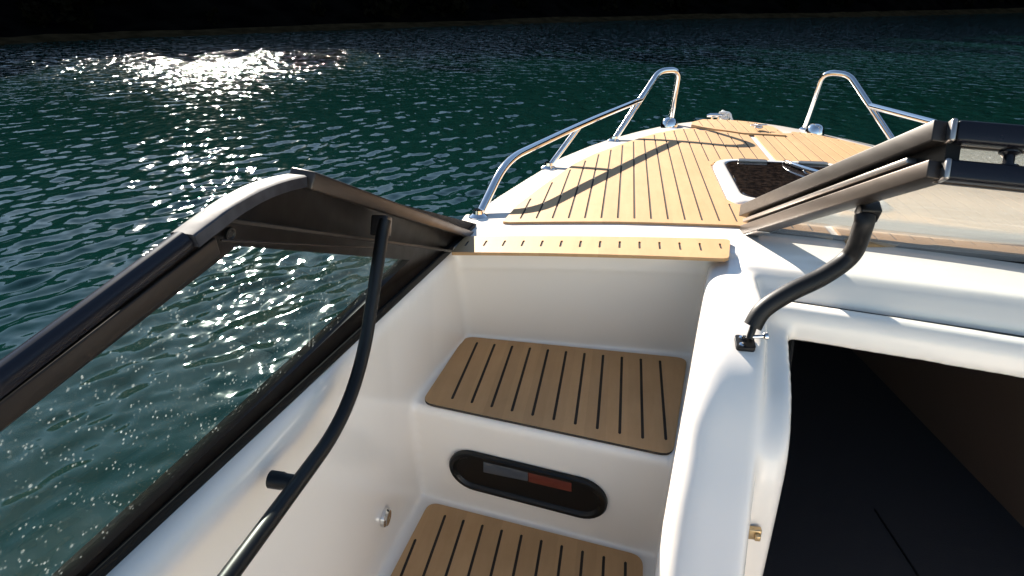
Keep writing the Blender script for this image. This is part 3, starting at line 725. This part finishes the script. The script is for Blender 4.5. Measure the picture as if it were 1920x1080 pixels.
# ------------------------------------------------------------------ water
def water():
    rng = np.random.default_rng(5)
    az = np.concatenate([np.linspace(R(-70), R(46), 1000), np.linspace(R(46), R(290), 60)[1:-1]])
    rr = [.9]
    while rr[-1] < 110: rr.append(rr[-1] + max(.013, rr[-1] * .0046))
    while rr[-1] < 900: rr.append(rr[-1] * 1.25)
    rr = np.array(rr); ox, oy = 0.0, .4
    A, Rr = np.meshgrid(az, rr)
    x = ox + Rr * np.sin(A); y = oy + Rr * np.cos(A); z = np.zeros_like(x)
    dr = np.maximum(.013, Rr * .0046)
    comps = []
    for i in range(90):
        lam = .075 * (13 ** rng.random()); th = R(-75) + rng.normal(0, R(27)); ph = rng.random() * 6.283
        w = math.exp(-(math.log(lam / .22) / .95) ** 2)
        comps.append((lam, th, ph, w))
    sw = math.sqrt(sum(c[3] ** 2 for c in comps) / 2)
    for lam, th, ph, w in comps:
        k = 2 * math.pi / lam; amp = SLOPE * w / sw / k
        fade = np.clip((lam / dr - 2.5) / 3, 0, 1)
        q = k * (x * math.sin(th) + y * math.cos(th)) + ph
        z += amp * fade * (np.sin(q) + .22 * np.sin(2 * q + .6))
    # gusts: calmer and rougher patches
    gq = .75 + .35 * np.sin(x * .21 + y * .13 + 1.0) * np.sin(y * .17 - x * .09) + .15 * np.sin(x * .5 - y * .43)
    tt = np.clip((Rr - 11) / 14, 0, 1); z *= 1 + 1.5 * tt * tt * (3 - 2 * tt)
    z *= np.clip(gq, .45, 1.3) * np.clip((Rr - .9) / 1.0, .3, 1)
    z[Rr > 115] = 0
    nr, na = x.shape
    co = np.stack([x, y, z], -1).reshape(-1, 3)
    idx = np.arange(nr * na).reshape(nr, na)
    nx = np.roll(idx, -1, 1)
    f = np.stack([idx[:-1], nx[:-1], nx[1:], idx[1:]], -1).reshape(-1, 4)
    me = bpy.data.meshes.new('water'); me.vertices.add(len(co)); me.vertices.foreach_set('co', co.ravel())
    me.loops.add(f.size); me.loops.foreach_set('vertex_index', f.ravel().astype(np.int32))
    me.polygons.add(len(f)); me.polygons.foreach_set('loop_start', np.arange(0, f.size, 4, dtype=np.int32)); me.polygons.foreach_set('loop_total', np.full(len(f), 4, np.int32))
    me.polygons.foreach_set('use_smooth', np.ones(len(f), bool)); me.update(calc_edges=True); me.flip_normals() if me.polygons[0].normal.z < 0 else None
    m = mat('lake_water', (.004, .022, .017), .035); b = bsdf(m); b.inputs['IOR'].default_value = 1.333; b.inputs['Specular IOR Level'].default_value = .38; b.inputs['Specular Tint'].default_value = (.72, 1, .93, 1)
    n1 = N(m, 'ShaderNodeTexNoise', Scale=2.6, Detail=2.5, Roughness=.5); L(m, coords(m, (1, 1.0, 1)), n1.inputs['Vector'])
    bp = N(m, 'ShaderNodeBump', Strength=1, Distance=.16); ln = N(m, 'ShaderNodeVectorMath', operation='LENGTH'); L(m, coords(m), ln.inputs[0]); mr = N(m, 'ShaderNodeMapRange', interpolation_type='SMOOTHSTEP'); mr.inputs['From Min'].default_value = 7; mr.inputs['From Max'].default_value = 24; mr.inputs['To Min'].default_value = .16; mr.inputs['To Max'].default_value = 1.0; L(m, ln.outputs['Value'], mr.inputs['Value']); L(m, mr.outputs['Result'], bp.inputs['Strength']); m3 = N(m, 'ShaderNodeMapRange'); m3.inputs['From Min'].default_value = 12; m3.inputs['From Max'].default_value = 30; m3.inputs['To Min'].default_value = .035; m3.inputs['To Max'].default_value = .115; L(m, ln.outputs['Value'], m3.inputs['Value']); L(m, m3.outputs['Result'], b.inputs['Roughness']); L(m, n1.outputs['Fac'], bp.inputs['Height']); L(m, bp.outputs['Normal'], b.inputs['Normal'])
    n2 = N(m, 'ShaderNodeTexNoise', Scale=.12, Detail=4); L(m, coords(m), n2.inputs['Vector'])
    r = N(m, 'ShaderNodeValToRGB'); r.color_ramp.elements[0].color = (.0016, .0135, .0105, 1); r.color_ramp.elements[1].color = (.002, .0155, .0145, 1)
    L(m, n2.outputs['Fac'], r.inputs['Fac']); L(m, r.outputs['Color'], b.inputs['Base Color'])
    me.materials.append(m)
    o = bpy.data.objects.new('water', me); C.objects.link(o); o['kind'] = 'structure'
SLOPE = .115
water()

# ------------------------------------------------------------------ wooded shore
shore_px = [(0, 84), (200, 73), (400, 66), (640, 56), (1000, 44), (1300, 35), (1600, 32), (1920, 24)]
def world_shore():
    ps = []
    for a, b in shore_px:
        q = at(a, b, z=-EYE); ps.append((q.x, q.y))
    d = Vector((ps[0][0] - ps[1][0], ps[0][1] - ps[1][1])).normalized()
    pre = [(ps[0][0] - 14, ps[0][1] - 14), (ps[0][0] - 24, ps[0][1] - 40), (ps[0][0] - 40, ps[0][1] - 90)][::-1]
    post = [(ps[-1][0] + 25, ps[-1][1] + 2), (ps[-1][0] + 60, ps[-1][1] - 10), (ps[-1][0] + 110, ps[-1][1] - 45), (ps[-1][0] + 150, ps[-1][1] - 110)]
    return pre + ps + post
SH = world_shore()
print('shore', [(round(a, 1), round(b, 1)) for a, b in SH])
def shore_pts(n):
    P = np.array(SH); s = np.concatenate([[0], np.cumsum(np.hypot(*np.diff(P, axis=0).T))])
    t = np.linspace(0, s[-1], n); return np.interp(t, s, P[:, 0]), np.interp(t, s, P[:, 1])
def hill_h(r):          # metres inland -> height
    return np.interp(r, [-3, 0, 1.2, 3, 10, 25, 50, 90, 140], [-.6, 0, .25, .9, 5.0, 14, 27, 34, 36])
def hvar(i): return (.92 + .33 * min(1, max(0, (i - 82) / 16)) + .75 * min(1, max(0, (i - 100) / 26))) * (1 + .07 * math.sin(i * .09) + .05 * math.sin(i * .23 + 1))  # unseen extra height to starboard is added to cut sky reflected in the water
def hills():
    n = 260; sx, sy = shore_pts(n)
    tx, ty = np.gradient(sx), np.gradient(sy); ln = np.hypot(tx, ty); nxn, nyn = -ty / ln, tx / ln
    k = np.ones(15) / 15
    nxn, nyn = np.convolve(np.pad(nxn, 7, 'edge'), k, 'valid'), np.convolve(np.pad(nyn, 7, 'edge'), k, 'valid')
    rs = np.array([-3, -1, 0, .6, 1.2, 2, 3, 5, 8, 12, 17, 23, 30, 40, 50, 65, 80, 100, 140])
    rng = np.random.default_rng(3); bm = B(); rows = []
    for i in range(n):
        row = []
        for r in rs:
            h = float(hill_h(r)); h *= hvar(i)
            h += rng.normal(0, .03 if r < 2 else .12) * (r > 0)
            row.append(bm.verts.new((sx[i] + nxn[i] * r, sy[i] + nyn[i] * r, h - EYE)))
        rows.append(row)
    for a, b in zip(rows, rows[1:]):
        for j in range(len(rs) - 1):
            f = bm.faces.new((a[j], b[j], b[j + 1], a[j + 1])); f.material_index = 0 if j > 3 else 1
    m = mat('forest_floor', (.012, .011, .008), 1, spec=0); vary(m, (.001, .001, .001), (.0035, .003, .0025), .8)
    m2 = mat('shore_mud', (.05, .038, .02), 1, spec=0); vary(m2, (.014, .010, .005), (.032, .022, .011), 1.5)
    o = obj('hills', bm, [m, m2]); o['kind'] = 'structure'
    return sx, sy, nxn, nyn
hx, hy, hnx, hny = hills()

def forest(name, T, r0, r1, c1, c2, nl, leaf, seed, label):
    rng = np.random.default_rng(seed); co = []; mi = []
    n = len(hx)
    for t in range(T):
        i = rng.integers(2, n - 2); r = r0 + (r1 - r0) * rng.random() ** 1.2
        x, y = hx[i] + hnx[i] * r, hy[i] + hny[i] * r; z0 = float(hill_h(r)) * hvar(i) - .3
        H = rng.uniform(2.2, 4.5) if r > 5 else rng.uniform(.9, 2.4); W = H * rng.uniform(.28, .42)
        u = rng.random(nl); hgt = .12 + .88 * u; rad = W * np.sqrt(np.clip(1 - ((hgt - .45) / .58) ** 2, 0.02, 1)) * (.5 + .5 * rng.random(nl)); a = rng.random(nl) * 6.283
        cx, cy, cz = x + rad * np.cos(a), y + rad * np.sin(a), z0 + H * hgt
        s = H * leaf * (.6 + .8 * rng.random(nl))
        d1 = rng.normal(size=(nl, 3)); d1 /= np.linalg.norm(d1, axis=1)[:, None]; d2 = np.cross(d1, rng.normal(size=(nl, 3))); d2 /= np.linalg.norm(d2, axis=1)[:, None]
        c = np.stack([cx, cy, cz], -1)
        q = np.stack([c - d1 * s[:, None] - d2 * s[:, None] * .6, c + d1 * s[:, None] - d2 * s[:, None] * .6, c + d1 * s[:, None] + d2 * s[:, None] * .6, c - d1 * s[:, None] + d2 * s[:, None] * .6], 1)
        co.append(q.reshape(-1, 3))
    co = np.concatenate(co); nf = len(co) // 4
    me = bpy.data.meshes.new(name); me.vertices.add(len(co)); me.vertices.foreach_set('co', co.ravel())
    me.loops.add(len(co)); me.loops.foreach_set('vertex_index', np.arange(len(co), dtype=np.int32))
    me.polygons.add(nf); me.polygons.foreach_set('loop_start', np.arange(0, len(co), 4, dtype=np.int32)); me.polygons.foreach_set('loop_total', np.full(nf, 4, np.int32)); me.update(calc_edges=True)
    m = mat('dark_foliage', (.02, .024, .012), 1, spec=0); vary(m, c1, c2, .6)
    me.materials.append(m)
    o = bpy.data.objects.new(name, me); C.objects.link(o); o['kind'] = 'stuff'; o['label'] = label; o['category'] = 'forest'
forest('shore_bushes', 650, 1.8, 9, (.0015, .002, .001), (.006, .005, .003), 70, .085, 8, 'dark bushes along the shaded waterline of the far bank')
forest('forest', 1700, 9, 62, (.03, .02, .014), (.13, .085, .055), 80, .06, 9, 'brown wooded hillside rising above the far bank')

# ------------------------------------------------------------------ light, sky, camera
w = bpy.data.worlds.new('World'); bpy.context.scene.world = w; w.use_nodes = True
nt = w.node_tree; bg = nt.nodes['Background']
sky = nt.nodes.new('ShaderNodeTexSky'); sky.sky_type = 'NISHITA'; sky.sun_disc = False
sky.sun_elevation = SUN_EL; sky.sun_rotation = SUN_AZ % (2 * math.pi); sky.air_density = 1.0; sky.dust_density = .1; sky.ozone_density = 1.0
hs = nt.nodes.new('ShaderNodeHueSaturation'); hs.inputs['Saturation'].default_value = 1.0; nt.links.new(sky.outputs[0], hs.inputs['Color']); nt.links.new(hs.outputs[0], bg.inputs[0]); bg.inputs['Strength'].default_value = .062
ld = bpy.data.lights.new('sun', 'SUN'); ld.energy = 5; ld.angle = R(.53); ld.color = (1, .92, .81)
lo = bpy.data.objects.new('sun', ld); C.objects.link(lo); lo.rotation_euler = SUN.to_track_quat('Z', 'Y').to_euler(); lo.location = (-5, 8, 12)

cd = bpy.data.cameras.new('camera'); cd.sensor_width = 36; cd.lens = 36 * FPX / 1920; cd.clip_start = .02; cd.clip_end = 3000
co = bpy.data.objects.new('camera', cd); C.objects.link(co); co.location = (0, 0, EYE); co.rotation_euler = (math.pi / 2 - PITCH, 0, YAW)
sc = bpy.context.scene; sc.camera = co
sc.view_settings.view_transform = 'Standard'; sc.view_settings.look = 'None'; sc.view_settings.gamma = 1; sc.view_settings.exposure = 1.8
sc.cycles.max_bounces = 10; sc.cycles.transparent_max_bounces = 12; sc.cycles.sample_clamp_indirect = 6; sc.cycles.caustics_reflective = False
